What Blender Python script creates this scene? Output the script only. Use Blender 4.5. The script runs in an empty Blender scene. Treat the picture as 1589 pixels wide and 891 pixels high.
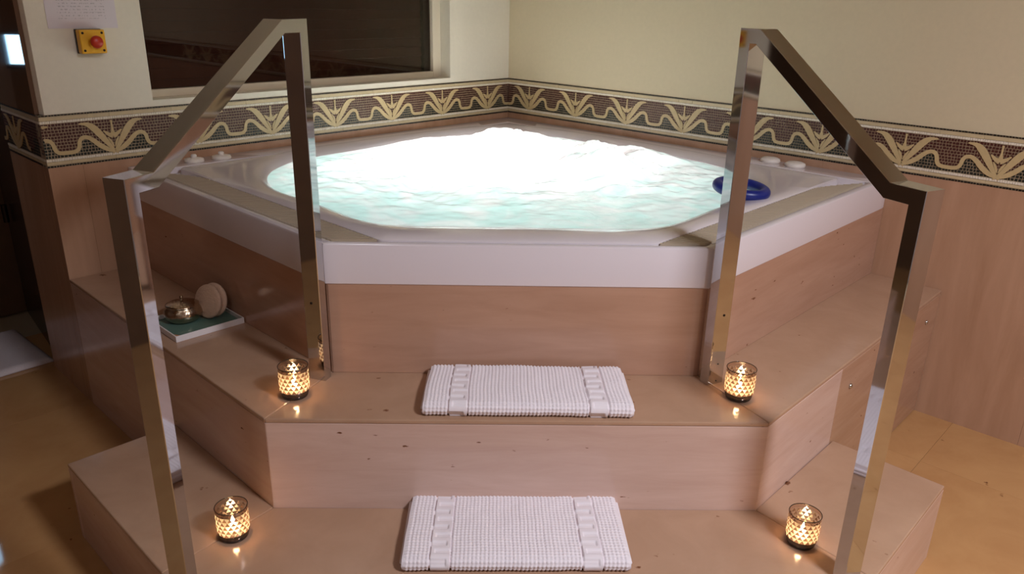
import bpy, bmesh, math, random
from math import sin, cos, pi, sqrt, radians
from mathutils import Vector, Matrix, noise

random.seed(7)
sc = bpy.context.scene
COL = sc.collection

# ------------------------------------------------------------------ camera
CAM = (-0.0673, -1.9086, 1.4732)
PITCH, ROLL, YAW, FPX = 0.3589, 0.0215, 0.0262, 1200.19
d = Vector((sin(YAW) * cos(PITCH), cos(YAW) * cos(PITCH), -sin(PITCH)))
r = Vector((cos(YAW), -sin(YAW), 0))
u = r.cross(d)
r2 = r * cos(ROLL) + u * sin(ROLL)
u2 = -r * sin(ROLL) + u * cos(ROLL)
cd = bpy.data.cameras.new('camera')
cam = bpy.data.objects.new('camera', cd)
COL.objects.link(cam)
M = Matrix((r2, u2, -d)).transposed().to_4x4()
M.translation = Vector(CAM)
cam.matrix_world = M
cd.sensor_width = 36
cd.lens = FPX / 1589 * 36
cd.clip_start = 0.02
sc.camera = cam

# ------------------------------------------------------------------ world, exposure
w = bpy.data.worlds.new('world')
sc.world = w
w.use_nodes = True
w.node_tree.nodes['Background'].inputs[0].default_value = (0.02, 0.017, 0.016, 1)
w.node_tree.nodes['Background'].inputs[1].default_value = 1.0
sc.view_settings.view_transform = 'Standard'
sc.view_settings.look = 'None'
sc.view_settings.exposure = 0.0
sc.view_settings.gamma = 1.0
sc.view_settings.use_curve_mapping = False

# ceiling lamps and a fill: x, y, power, colour, size
CEIL = 2.7
LAMPS = [
    (1.5, -1.9, 81, (0.97, 1.0, 1.10), 0.45),
    (3.4, -0.6, 14, (1.0, 0.80, 0.62), 0.40),
    (-0.9, -2.6, 6, (0.97, 1.0, 1.05), 0.40),  # unseen fill, added to brighten the left-facing panels
]
TUB_LAMP = 24
CANDLE_W = 0.20

# ------------------------------------------------------------------ measured sizes
H1, H2, HF, HR = 0.2408, 0.499, 0.7579, 0.871
W0 = 0.507            # half width of the tub front
W2, Y2 = 0.62, -0.2471
YC = 2.2856           # the room corner
X3, Y3 = 1.5763, 0.7092
HB0, HB1 = 0.8972, 1.0737
TX, TY = (YC + W0) / 2, (YC - W0) / 2
LEN_L = X3 * sqrt(2)  # length of the left wall


def s2l(c):
    return tuple((x / 255 / 12.92) if x / 255 <= 0.04045 else ((x / 255 + 0.055) / 1.055) ** 2.4 for x in c) + (1,)


# ------------------------------------------------------------------ materials
MAT = {}


def newmat(name):
    m = bpy.data.materials.new(name)
    m.use_nodes = True
    nt = m.node_tree
    b = nt.nodes['Principled BSDF']
    MAT[name] = m
    return m, nt, b


def N(nt, typ, **kw):
    n = nt.nodes.new(typ)
    for k, v in kw.items():
        setattr(n, k, v)
    return n


def simple(name, col, rough=0.5, metal=0.0, spec=0.5, noise_amt=0.0, noise_scale=20, coat=0.0, bump=0.0):
    m, nt, b = newmat(name)
    b.inputs['Roughness'].default_value = rough
    b.inputs['Metallic'].default_value = metal
    b.inputs['Specular IOR Level'].default_value = spec
    b.inputs['Coat Weight'].default_value = coat
    b.inputs['Base Color'].default_value = s2l(col)
    tc = N(nt, 'ShaderNodeTexCoord')
    nz = N(nt, 'ShaderNodeTexNoise')
    nz.inputs['Scale'].default_value = noise_scale
    nz.inputs['Detail'].default_value = 4
    nt.links.new(tc.outputs['Object'], nz.inputs['Vector'])
    if noise_amt:
        mx = N(nt, 'ShaderNodeMix', data_type='RGBA')
        c = s2l(col)
        mx.inputs[6].default_value = tuple(x * (1 - noise_amt) for x in c[:3]) + (1,)
        mx.inputs[7].default_value = tuple(min(1, x * (1 + noise_amt)) for x in c[:3]) + (1,)
        nt.links.new(nz.outputs[0], mx.inputs[0])
        nt.links.new(mx.outputs[2], b.inputs['Base Color'])
    if bump:
        bp = N(nt, 'ShaderNodeBump')
        bp.inputs['Strength'].default_value = bump
        bp.inputs['Distance'].default_value = 0.003
        nt.links.new(nz.outputs[0], bp.inputs['Height'])
        nt.links.new(bp.outputs[0], b.inputs['Normal'])
    return m


def marble(name, c1, c2, rough, vein=(2.2, 2.2, 16), speck=True):
    m, nt, b = newmat(name)
    tc = N(nt, 'ShaderNodeTexCoord')
    mp = N(nt, 'ShaderNodeMapping')
    mp.inputs['Scale'].default_value = vein
    nt.links.new(tc.outputs['Object'], mp.inputs['Vector'])
    n1 = N(nt, 'ShaderNodeTexNoise')
    n1.inputs['Scale'].default_value = 1.3
    n1.inputs['Detail'].default_value = 7
    n1.inputs['Roughness'].default_value = 0.62
    n1.inputs['Distortion'].default_value = 0.5
    nt.links.new(mp.outputs[0], n1.inputs['Vector'])
    rp = N(nt, 'ShaderNodeValToRGB')
    rp.color_ramp.elements[0].position = 0.3
    rp.color_ramp.elements[0].color = s2l(c1)
    rp.color_ramp.elements[1].position = 0.7
    rp.color_ramp.elements[1].color = s2l(c2)
    nt.links.new(n1.outputs[0], rp.inputs[0])
    out = rp.outputs[0]
    if speck:
        mp2 = N(nt, 'ShaderNodeMapping')
        mp2.inputs['Scale'].default_value = (22, 22, 60)
        nt.links.new(tc.outputs['Object'], mp2.inputs['Vector'])
        n2 = N(nt, 'ShaderNodeTexNoise')
        n2.inputs['Scale'].default_value = 1.0
        n2.inputs['Detail'].default_value = 3
        nt.links.new(mp2.outputs[0], n2.inputs['Vector'])
        r3 = N(nt, 'ShaderNodeValToRGB')
        r3.color_ramp.elements[0].position = 0.715
        r3.color_ramp.elements[0].color = (0, 0, 0, 1)
        r3.color_ramp.elements[1].position = 0.76
        r3.color_ramp.elements[1].color = (1, 1, 1, 1)
        nt.links.new(n2.outputs[0], r3.inputs[0])
        mx = N(nt, 'ShaderNodeMix', data_type='RGBA')
        mx.inputs[7].default_value = s2l((112, 66, 40))
        nt.links.new(r3.outputs[0], mx.inputs[0])
        nt.links.new(out, mx.inputs[6])
        out = mx.outputs[2]
    nt.links.new(out, b.inputs['Base Color'])
    b.inputs['Roughness'].default_value = rough
    b.inputs['Specular IOR Level'].default_value = 0.5
    return m


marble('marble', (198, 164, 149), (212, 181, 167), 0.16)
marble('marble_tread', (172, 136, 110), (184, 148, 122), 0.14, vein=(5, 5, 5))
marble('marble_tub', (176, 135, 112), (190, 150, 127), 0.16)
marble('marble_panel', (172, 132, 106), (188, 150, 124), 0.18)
marble('marble_wall', (172, 132, 104), (190, 150, 122), 0.2, vein=(9, 9, 1.2), speck=False)
marble('marble_floor', (180, 132, 86), (196, 150, 100), 0.05, vein=(3, 3, 3))
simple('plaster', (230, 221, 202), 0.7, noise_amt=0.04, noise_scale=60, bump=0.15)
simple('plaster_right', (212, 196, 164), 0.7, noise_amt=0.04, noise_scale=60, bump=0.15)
simple('grout', (172, 152, 122), 0.8)
simple('tess_red', (76, 34, 28), 0.35, noise_amt=0.5, noise_scale=90)
simple('tess_green', (32, 36, 30), 0.35, noise_amt=0.5, noise_scale=90)
simple('tess_black', (22, 20, 16), 0.35)
simple('tess_cream', (200, 176, 130), 0.35, noise_amt=0.12, noise_scale=70)
simple('tess_stripe', (204, 184, 146), 0.35, noise_amt=0.15, noise_scale=30)
simple('tess_white', (236, 226, 208), 0.35)
simple('acrylic', (226, 216, 220), 0.14, coat=0.3)
simple('acrylic_knob', (238, 228, 220), 0.3)
simple('grate_plastic', (192, 174, 152), 0.4)
simple('towel', (234, 224, 228), 0.95, spec=0.1)
simple('rug', (214, 200, 200), 0.95, spec=0.1, noise_amt=0.06, noise_scale=200, bump=0.6)
simple('chrome', (200, 201, 204), 0.045, metal=1.0)
simple('screw_dark', (60, 52, 48), 0.3, metal=1.0)
simple('brass', (186, 166, 144), 0.16, metal=1.0, noise_amt=0.2, noise_scale=120, bump=0.5)
simple('blue_rubber', (16, 34, 120), 0.35)
simple('tray_white', (232, 224, 224), 0.35)
simple('tray_teal', (96, 124, 112), 0.25)
simple('tray_orange', (190, 128, 84), 0.3)
simple('loofah', (214, 180, 156), 0.95, noise_amt=0.1, noise_scale=150, bump=0.6)
simple('yellow_plastic', (236, 176, 30), 0.4)
simple('red_plastic', (196, 52, 30), 0.35)
simple('black_plastic', (26, 22, 20), 0.4)
simple('dark_wood', (52, 32, 24), 0.25, noise_amt=0.35, noise_scale=14)
simple('blind_wood', (152, 94, 76), 0.4, noise_amt=0.3, noise_scale=10)
simple('dark_panel', (112, 86, 68), 0.06, coat=0.6)
simple('door_wood', (104, 78, 58), 0.3, noise_amt=0.2, noise_scale=8)
simple('frame_white', (222, 208, 184), 0.4)
simple('ceiling', (190, 172, 150), 0.8)
simple('back_wall', (150, 138, 132), 0.7)
simple('wax', (240, 226, 200), 0.5)
simple('tin', (190, 186, 180), 0.3, metal=1.0)
simple('wick', (30, 24, 20), 0.8)
simple('dark_glass', (46, 34, 26), 0.05, coat=0.4)


def emis(name, col, strength):
    m, nt, b = newmat(name)
    b.inputs['Base Color'].default_value = (0, 0, 0, 1)
    b.inputs['Emission Color'].default_value = col
    b.inputs['Emission Strength'].default_value = strength
    return m


emis('flame', (1.0, 0.72, 0.40, 1), 90)
emis('lamp_glow', (1.0, 0.84, 0.78, 1), 6)
emis('lit_pane', (0.40, 0.70, 1.0, 1), 7.0)
emis('pool_lens', (0.9, 1.0, 0.96, 1), 8)


def paper_mat():
    m, nt, b = newmat('paper')
    tc = N(nt, 'ShaderNodeTexCoord')
    sp = N(nt, 'ShaderNodeSeparateXYZ')
    nt.links.new(tc.outputs['Object'], sp.inputs[0])
    wv = N(nt, 'ShaderNodeMath', operation='MULTIPLY')
    wv.inputs[1].default_value = 105
    nt.links.new(sp.outputs['Z'], wv.inputs[0])
    fr = N(nt, 'ShaderNodeMath', operation='FRACT')
    nt.links.new(wv.outputs[0], fr.inputs[0])
    ln = N(nt, 'ShaderNodeMath', operation='LESS_THAN')
    ln.inputs[1].default_value = 0.42
    nt.links.new(fr.outputs[0], ln.inputs[0])
    mp = N(nt, 'ShaderNodeMapping')
    mp.inputs['Scale'].default_value = (160, 1, 105)
    nt.links.new(tc.outputs['Object'], mp.inputs[0])
    nz = N(nt, 'ShaderNodeTexNoise')
    nz.inputs['Scale'].default_value = 1.0
    nt.links.new(mp.outputs[0], nz.inputs['Vector'])
    gt = N(nt, 'ShaderNodeMath', operation='GREATER_THAN')
    gt.inputs[1].default_value = 0.52
    nt.links.new(nz.outputs[0], gt.inputs[0])
    # text block stays clear of the margins
    ab = N(nt, 'ShaderNodeMath', operation='ABSOLUTE')
    nt.links.new(sp.outputs['X'], ab.inputs[0])
    lt = N(nt, 'ShaderNodeMath', operation='LESS_THAN')
    lt.inputs[1].default_value = 0.075
    nt.links.new(ab.outputs[0], lt.inputs[0])
    zz = N(nt, 'ShaderNodeMath', operation='GREATER_THAN')
    zz.inputs[1].default_value = 0.03
    nt.links.new(sp.outputs['Z'], zz.inputs[0])
    a = ln.outputs[0]
    for o in (gt.outputs[0], lt.outputs[0], zz.outputs[0]):
        mu = N(nt, 'ShaderNodeMath', operation='MULTIPLY')
        nt.links.new(a, mu.inputs[0])
        nt.links.new(o, mu.inputs[1])
        a = mu.outputs[0]
    mu = N(nt, 'ShaderNodeMath', operation='MULTIPLY')
    mu.inputs[1].default_value = 0.35
    nt.links.new(a, mu.inputs[0])
    mx = N(nt, 'ShaderNodeMix', data_type='RGBA')
    mx.inputs[6].default_value = s2l((222, 212, 216))
    mx.inputs[7].default_value = s2l((110, 100, 104))
    nt.links.new(mu.outputs[0], mx.inputs[0])
    nt.links.new(mx.outputs[2], b.inputs['Base Color'])
    b.inputs['Roughness'].default_value = 0.7


paper_mat()


def water_mat():
    m, nt, b = newmat('water')
    nt.nodes.remove(b)
    out = nt.nodes['Material Output']
    tc = N(nt, 'ShaderNodeTexCoord')
    nz = N(nt, 'ShaderNodeTexNoise')
    nz.inputs['Scale'].default_value = 5.0
    nz.inputs['Detail'].default_value = 6
    nz.inputs['Distortion'].default_value = 1.6
    nt.links.new(tc.outputs['Object'], nz.inputs['Vector'])
    rp = N(nt, 'ShaderNodeValToRGB')
    rp.color_ramp.elements[0].position = 0.28
    rp.color_ramp.elements[0].color = (0.56, 0.90, 0.84, 1)
    rp.color_ramp.elements[1].position = 0.84
    rp.color_ramp.elements[1].color = (0.94, 0.97, 0.95, 1)
    # foam gathers over the air jets towards the back of the tub
    ds = N(nt, 'ShaderNodeVectorMath', operation='DISTANCE')
    ds.inputs[1].default_value = (0.0, 1.42, 0.87)
    nt.links.new(tc.outputs['Object'], ds.inputs[0])
    mr = N(nt, 'ShaderNodeMapRange')
    mr.inputs['From Min'].default_value = 0.25
    mr.inputs['From Max'].default_value = 1.05
    mr.inputs['To Min'].default_value = 0.30
    mr.inputs['To Max'].default_value = -0.10
    nt.links.new(ds.outputs['Value'], mr.inputs['Value'])
    ad = N(nt, 'ShaderNodeMath', operation='ADD')
    nt.links.new(nz.outputs[0], ad.inputs[0])
    nt.links.new(mr.outputs[0], ad.inputs[1])
    nt.links.new(ad.outputs[0], rp.inputs[0])
    tr = N(nt, 'ShaderNodeBsdfTranslucent')
    df = N(nt, 'ShaderNodeBsdfDiffuse')
    nt.links.new(rp.outputs[0], tr.inputs[0])
    nt.links.new(rp.outputs[0], df.inputs[0])
    mx = N(nt, 'ShaderNodeMixShader')
    mx.inputs[0].default_value = 0.35
    nt.links.new(tr.outputs[0], mx.inputs[1])
    nt.links.new(df.outputs[0], mx.inputs[2])
    gl = N(nt, 'ShaderNodeBsdfGlossy')
    gl.inputs['Roughness'].default_value = 0.12
    fr = N(nt, 'ShaderNodeFresnel')
    fr.inputs[0].default_value = 1.33
    m2 = N(nt, 'ShaderNodeMixShader')
    nt.links.new(fr.outputs[0], m2.inputs[0])
    nt.links.new(mx.outputs[0], m2.inputs[1])
    nt.links.new(gl.outputs[0], m2.inputs[2])
    n2 = N(nt, 'ShaderNodeTexNoise')
    n2.inputs['Scale'].default_value = 15
    n2.inputs['Detail'].default_value = 5
    n2.inputs['Distortion'].default_value = 1.2
    nt.links.new(tc.outputs['Object'], n2.inputs['Vector'])
    bp = N(nt, 'ShaderNodeBump')
    bp.inputs['Strength'].default_value = 0.22
    bp.inputs['Distance'].default_value = 0.012
    nt.links.new(n2.outputs[0], bp.inputs['Height'])
    for s in (tr, df, gl):
        nt.links.new(bp.outputs[0], s.inputs['Normal'])
    nt.links.new(m2.outputs[0], out.inputs[0])


water_mat()


def holder_mat():
    m, nt, b = newmat('mercury_glass')
    nt.nodes.remove(b)
    out = nt.nodes['Material Output']
    uv = N(nt, 'ShaderNodeUVMap')
    sp = N(nt, 'ShaderNodeSeparateXYZ')
    nt.links.new(uv.outputs[0], sp.inputs[0])

    def mth(op, a, bb=None):
        n = N(nt, 'ShaderNodeMath', operation=op)
        for i, x in enumerate((a, bb)):
            if x is None:
                continue
            if isinstance(x, (int, float)):
                n.inputs[i].default_value = x
            else:
                nt.links.new(x, n.inputs[i])
        return n.outputs[0]
    U, V = sp.outputs[0], sp.outputs[1]
    rows = mth('MULTIPLY', V, 8.0)
    rowi = mth('FLOOR', rows)
    bfr = mth('FRACT', rows)
    afr = mth('FRACT', mth('ADD', mth('MULTIPLY', U, 18.0), mth('MULTIPLY', rowi, 0.5)))
    tri = mth('MULTIPLY', mth('ABSOLUTE', mth('SUBTRACT', afr, 0.5)), 2.0)
    dark = mth('LESS_THAN', tri, mth('SUBTRACT', 0.94, bfr))
    inband = mth('MULTIPLY', mth('GREATER_THAN', V, 0.25), mth('LESS_THAN', V, 0.875))
    clear = mth('SUBTRACT', 1.0, inband)
    trn = N(nt, 'ShaderNodeBsdfTranslucent')
    trn.inputs[0].default_value = (0.85, 0.70, 0.54, 1)
    tp = N(nt, 'ShaderNodeBsdfTransparent')
    tp.inputs[0].default_value = (1.0, 0.86, 0.70, 1)
    lit = N(nt, 'ShaderNodeMixShader')
    lit.inputs[0].default_value = 0.62
    nt.links.new(trn.outputs[0], lit.inputs[1])
    nt.links.new(tp.outputs[0], lit.inputs[2])
    gl = N(nt, 'ShaderNodeBsdfGlossy')
    gl.inputs[0].default_value = (0.66, 0.52, 0.44, 1)
    gl.inputs['Roughness'].default_value = 0.2
    t2 = N(nt, 'ShaderNodeBsdfTranslucent')
    t2.inputs[0].default_value = (0.24, 0.13, 0.08, 1)
    dk = N(nt, 'ShaderNodeMixShader')
    dk.inputs[0].default_value = 0.35
    nt.links.new(gl.outputs[0], dk.inputs[1])
    nt.links.new(t2.outputs[0], dk.inputs[2])
    mx = N(nt, 'ShaderNodeMixShader')
    nt.links.new(dark, mx.inputs[0])
    nt.links.new(lit.outputs[0], mx.inputs[1])
    nt.links.new(dk.outputs[0], mx.inputs[2])
    # plain glass near rim and base
    tp2 = N(nt, 'ShaderNodeBsdfTransparent')
    tp2.inputs[0].default_value = (0.80, 0.66, 0.56, 1)
    g2 = N(nt, 'ShaderNodeBsdfGlossy')
    g2.inputs['Roughness'].default_value = 0.06
    cl = N(nt, 'ShaderNodeMixShader')
    cl.inputs[0].default_value = 0.15
    nt.links.new(tp2.outputs[0], cl.inputs[1])
    nt.links.new(g2.outputs[0], cl.inputs[2])
    m3 = N(nt, 'ShaderNodeMixShader')
    nt.links.new(clear, m3.inputs[0])
    nt.links.new(mx.outputs[0], m3.inputs[1])
    nt.links.new(cl.outputs[0], m3.inputs[2])
    nt.links.new(m3.outputs[0], out.inputs[0])


holder_mat()


def pane_mat():
    m, nt, b = newmat('window_glass')
    nt.nodes.remove(b)
    out = nt.nodes['Material Output']
    tp = N(nt, 'ShaderNodeBsdfTransparent')
    tp.inputs[0].default_value = (0.55, 0.50, 0.46, 1)
    gl = N(nt, 'ShaderNodeBsdfGlossy')
    gl.inputs['Roughness'].default_value = 0.02
    fr = N(nt, 'ShaderNodeFresnel')
    fr.inputs[0].default_value = 1.45
    mx = N(nt, 'ShaderNodeMixShader')
    nt.links.new(fr.outputs[0], mx.inputs[0])
    nt.links.new(tp.outputs[0], mx.inputs[1])
    nt.links.new(gl.outputs[0], mx.inputs[2])
    nt.links.new(mx.outputs[0], out.inputs[0])


pane_mat()


# ------------------------------------------------------------------ helpers
def obj(name, verts, faces, mat, parent=None, smooth=False, me=None):
    if me is None:
        me = bpy.data.meshes.new(name)
        me.from_pydata([tuple(v) for v in verts], [], faces)
        bm = bmesh.new()
        bm.from_mesh(me)
        bmesh.ops.recalc_face_normals(bm, faces=bm.faces)
        bm.to_mesh(me)
        bm.free()
        me.materials.append(MAT[mat])
        if smooth:
            for p_ in me.polygons:
                p_.use_smooth = True
    o = bpy.data.objects.new(name, me)
    COL.objects.link(o)
    o.parent = parent
    return o


def empty(name, loc=(0, 0, 0), rotz=0, parent=None):
    o = bpy.data.objects.new(name, None)
    COL.objects.link(o)
    o.location = loc
    o.rotation_euler = (0, 0, rotz)
    o.empty_display_size = 0.05
    o.parent = parent
    return o


def tag(o, label=None, cat=None, group=None, kind=None):
    if label:
        o['label'] = label
    if cat:
        o['category'] = cat
    if group:
        o['group'] = group
    if kind:
        o['kind'] = kind
    return o


def prism(poly, z0, z1):
    n = len(poly)
    v = [(x, y, z0) for x, y in poly] + [(x, y, z1) for x, y in poly]
    f = [tuple(range(n - 1, -1, -1)), tuple(range(n, 2 * n))]
    f += [(i, (i + 1) % n, n + (i + 1) % n, n + i) for i in range(n)]
    return v, f


def box(x0, x1, y0, y1, z0, z1):
    return prism([(x0, y0), (x1, y0), (x1, y1), (x0, y1)], z0, z1)


def merge(*parts):
    V, F = [], []
    for v, f in parts:
        o = len(V)
        V += list(v)
        F += [tuple(i + o for i in q) for q in f]
    return V, F


def slab(name, poly, z0, z1, mat, parent=None, bev=0.0015):
    v, f = prism(poly, z0, z1)
    o = obj(name, v, f, mat, parent)
    if bev:
        bevel(o, bev)
    return o


def bevel(o, wd, seg=2, ang=40):
    b = o.modifiers.new('bevel', 'BEVEL')
    b.width = wd
    b.segments = seg
    b.limit_method = 'ANGLE'
    b.angle_limit = radians(ang)
    return o


def lathe(profile, n=48, closed_bottom=True, closed_top=False):
    V, F = [], []
    for rr, z in profile:
        for i in range(n):
            a = 2 * pi * i / n
            V.append((rr * cos(a), rr * sin(a), z))
    for k in range(len(profile) - 1):
        for i in range(n):
            j = (i + 1) % n
            F.append((k * n + i, k * n + j, (k + 1) * n + j, (k + 1) * n + i))
    if closed_bottom:
        F.append(tuple(range(n - 1, -1, -1)))
    if closed_top:
        m_ = (len(profile) - 1) * n
        F.append(tuple(range(m_, m_ + n)))
    return V, F


def torus(R, rr, n=48, m=12, sx=1.0, sy=1.0):
    V, F = [], []
    for i in range(n):
        a = 2 * pi * i / n
        for j in range(m):
            b = 2 * pi * j / m
            k = R + rr * cos(b)
            V.append((k * cos(a) + (sx - 1) * R * cos(a), k * sin(a) + (sy - 1) * R * sin(a), rr * sin(b)))
    for i in range(n):
        for j in range(m):
            F.append((i * m + j, ((i + 1) % n) * m + j, ((i + 1) % n) * m + (j + 1) % m, i * m + (j + 1) % m))
    return V, F


# ------------------------------------------------------------------ the room
S2 = sqrt(0.5)
fl = obj('floor', *box(-2.7, 6.2, -3.6, 3.2, -0.12, -0.012), 'grout')
tag(fl, kind='structure')
tile_me = None
ts = 0.8


def to_world45(a, b):
    return ((a - b) * S2, (a + b) * S2)


for i in range(-5, 8):
    for j in range(-5, 6):
        # slabs laid parallel to the two walls; keep those the room shows
        a0, b0 = -0.35 + i * ts, 0.05 + j * ts
        cx, cy = to_world45(a0 + ts / 2, b0 + ts / 2)
        if cx + cy > YC + 0.55 or cy < -3.2 or cx < -2.6 or cx > 5.4 or cy - cx > YC + 0.9:
            continue
        if tile_me is None:
            g = 0.0004
            v, f = box(-ts / 2 + g, ts / 2 - g, -ts / 2 + g, ts / 2 - g, -0.012, 0)
            t = obj('floor_tile', v, f, 'marble_floor', fl)
            tile_me = t.data
        else:
            t = obj('floor_tile', None, None, None, fl, me=tile_me)
        t.location = (cx, cy, 0)
        t.rotation_euler = (0, 0, pi / 4)

tag(obj('ceiling', *box(-2.7, 6.2, -3.6, 3.2, CEIL, CEIL + 0.1), 'ceiling'), kind='structure')
tag(obj('wall_back', *box(-2.7, 6.2, -3.7, -3.6, 0, CEIL), 'back_wall'), kind='structure')

# right wall: local x runs away from the corner, -y faces the room
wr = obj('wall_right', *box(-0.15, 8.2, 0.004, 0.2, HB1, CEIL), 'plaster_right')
tag(wr, kind='structure')
wr.location = (0, YC, 0)
wr.rotation_euler = (0, 0, -pi / 4)
x = 0.0
while x < 8.0:
    wd = 0.86
    c = obj('marble_slab', *box(x + 0.0003, x + wd - 0.0003, 0, 0.05, 0, HB0), 'marble_wall', wr)
    x += wd

# left wall: local x is negative away from the corner
WO0, WO1, WZ0, WZ1 = -1.848, -0.405, 1.096, 2.15
EL = -LEN_L
ch = 0.02
parts = [
    prism([(EL + ch, 0.004), (WO0, 0.004), (WO0, 0.43), (EL + 0.012, 0.43), (EL + 0.012, 0.004 + ch)], HB1, CEIL),
    box(WO1, 0.05, 0.004, 0.43, HB1, CEIL),
    box(WO0, WO1, 0.004, 0.43, HB1, WZ0),
    box(WO0, WO1, 0.004, 0.43, WZ1, CEIL),
]
wl = obj('wall_left', *merge(*parts), 'plaster')
tag(wl, kind='structure')
wl.location = (0, YC, 0)
wl.rotation_euler = (0, 0, pi / 4)
xs = [EL, EL + 0.11, -1.30, -0.65, 0.0]
for a, b in zip(xs[:-1], xs[1:]):
    obj('marble_slab', *box(a + 0.0003, b - 0.0003, 0, 0.05, 0, HB0), 'marble_wall', wl)
obj('marble_slab', *box(EL, EL + 0.03, 0.0503, 0.43, 0, HB0), 'marble_wall', wl)
obj('end_panel', *box(EL - 0.001, EL + 0.0118, 0.03, 0.43, HB1, CEIL), 'dark_panel', wl)

# ------------------------------------------------------------------ mosaic frieze
BH = HB1 - HB0
PER = 0.3085
F0, F1 = 0.175, 0.83      # field limits as a share of the band height, from the bottom


def zz(t):
    return HB0 + BH * t


def ribbon_pts(n=40):
    """half of the ribbon from the foot of a motif to mid-period, in (period, field-height) units"""
    ctrl = [(0.0, 0.02), (0.08, 0.11), (0.16, 0.26), (0.225, 0.43), (0.285, 0.53), (0.338, 0.51),
            (0.366, 0.40), (0.374, 0.28), (0.396, 0.18), (0.44, 0.135), (0.5, 0.13)]
    out = []
    for i in range(len(ctrl) - 1):
        p0 = ctrl[max(0, i - 1)]
        p1, p2 = ctrl[i], ctrl[i + 1]
        p3 = ctrl[min(len(ctrl) - 1, i + 2)]
        for k in range(5):
            t = k / 5
            out.append(tuple(0.5 * (2 * p1[q] + (p2[q] - p0[q]) * t + (2 * p0[q] - 5 * p1[q] + 4 * p2[q] - p3[q]) * t * t
                                    + (-p0[q] + 3 * p1[q] - 3 * p2[q] + p3[q]) * t ** 3) for q in (0, 1)))
    out.append(ctrl[-1])
    return out


RIB = ribbon_pts()
FH = BH * (F1 - F0)
FZ = zz(F0)


def rib_height(ph):
    ph = abs(((ph + 0.5) % 1) - 0.5)
    best = 0.03
    for (a, b), (c_, d_) in zip(RIB[:-1], RIB[1:]):
        if min(a, c_) <= ph <= max(a, c_) and abs(c_ - a) > 1e-6:
            best = b + (d_ - b) * (ph - a) / (c_ - a)
    return best


def strip_mesh(path, widths, y0, y1):
    """flat ribbon along path in the x-z plane, from depth y0 (back) to y1 (proud)"""
    L, R_ = [], []
    n = len(path)
    for i in range(n):
        a = path[max(0, i - 1)]
        b = path[min(n - 1, i + 1)]
        dx, dz = b[0] - a[0], b[1] - a[1]
        ll = math.hypot(dx, dz) or 1
        nx, nz = -dz / ll, dx / ll
        wd = widths[i] / 2
        L.append((path[i][0] + nx * wd, path[i][1] + nz * wd))
        R_.append((path[i][0] - nx * wd, path[i][1] - nz * wd))
    V, F = [], []
    for a, b in zip(L, R_):
        V += [(a[0], y1, a[1]), (b[0], y1, b[1]), (a[0], y0, a[1]), (b[0], y0, b[1])]
    for i in range(n - 1):
        o = 4 * i
        F += [(o, o + 1, o + 5, o + 4), (o, o + 4, o + 6, o + 2), (o + 1, o + 3, o + 7, o + 5)]
    return V, F


def U(ph, h):
    return (ph * PER, FZ + h * FH)


def curve(ctrl, n=14):
    out = []
    for i in range(len(ctrl) - 1):
        p0 = ctrl[max(0, i - 1)]
        p1, p2 = ctrl[i], ctrl[i + 1]
        p3 = ctrl[min(len(ctrl) - 1, i + 2)]
        for k in range(n):
            t = k / n
            out.append(tuple(0.5 * (2 * p1[q] + (p2[q] - p0[q]) * t + (2 * p0[q] - 5 * p1[q] + 4 * p2[q] - p3[q]) * t * t
                                    + (-p0[q] + 3 * p1[q] - 3 * p2[q] + p3[q]) * t ** 3) for q in (0, 1)))
    out.append(ctrl[-1])
    return out


def motif_meshes():
    D0, D1 = 0.0, -0.0026
    ms = {}
    for sgn, key in ((-1, 'leaf_a'), (1, 'leaf_b')):
        c = curve([U(sgn * q[0], q[1]) for q in [(-0.03, -0.03), (0.02, 0.10), (0.085, 0.36), (0.14, 0.58), (0.195, 0.77), (0.26, 0.90), (0.345, 0.93)]], 8)
        n = len(c)
        wd = []
        for i in range(n):
            t = i / (n - 1)
            wd.append(0.005 + 0.0185 * max(0, sin(pi * min(1, (t + 0.01) ** 1.35))) * (1 if t < 0.75 else (1 - (t - 0.75) / 0.25 * 0.55)))
        wd[-1] = 0.001
        ms[key] = strip_mesh(c, wd, D0, D1)
        c = [(sgn * a * PER, FZ + b * FH) for a, b in RIB]
        wd = [0.013 + (0.004 * max(0, sin(pi * a / 0.28)) if a < 0.28 else 0) - 0.006 * max(0, 1 - a / 0.1) for a, b in RIB]
        ms['rib' + key[-2:]] = strip_mesh(c, wd, D0, D1 - 0.0004)
        c = curve([U(sgn * q[0], q[1]) for q in [(0.006, 0.16), (0.028, 0.32), (0.062, 0.47)]], 6)
        wd = [0.001 + 0.007 * sin(pi * i / (len(c) - 1)) for i in range(len(c))]
        ms['thin' + key[-2:]] = strip_mesh(c, wd, D0, D1)
    # small hanging flower: stem and three petals
    pcs = [strip_mesh([U(0, 0.97), U(0, 0.86), U(0, 0.62)], [0.007, 0.006, 0.006], D0, D1)]
    for dx in (-0.10, 0, 0.10):
        c = curve([U(0, 0.50), U(dx * 0.5, 0.56 + (0.06 if dx == 0 else 0)), U(dx, 0.68 + (0.08 if dx == 0 else 0))], 6)
        wd = [0.018 * (1 - i / (len(c) - 1)) ** 0.7 + 0.001 for i in range(len(c))]
        pcs.append(strip_mesh(c, wd, D0, D1 - 0.0003 * (dx == 0)))
    ms['flower'] = merge(*pcs)
    return ms


MOTIF = motif_meshes()
MOTIF_ME = {}


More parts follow.
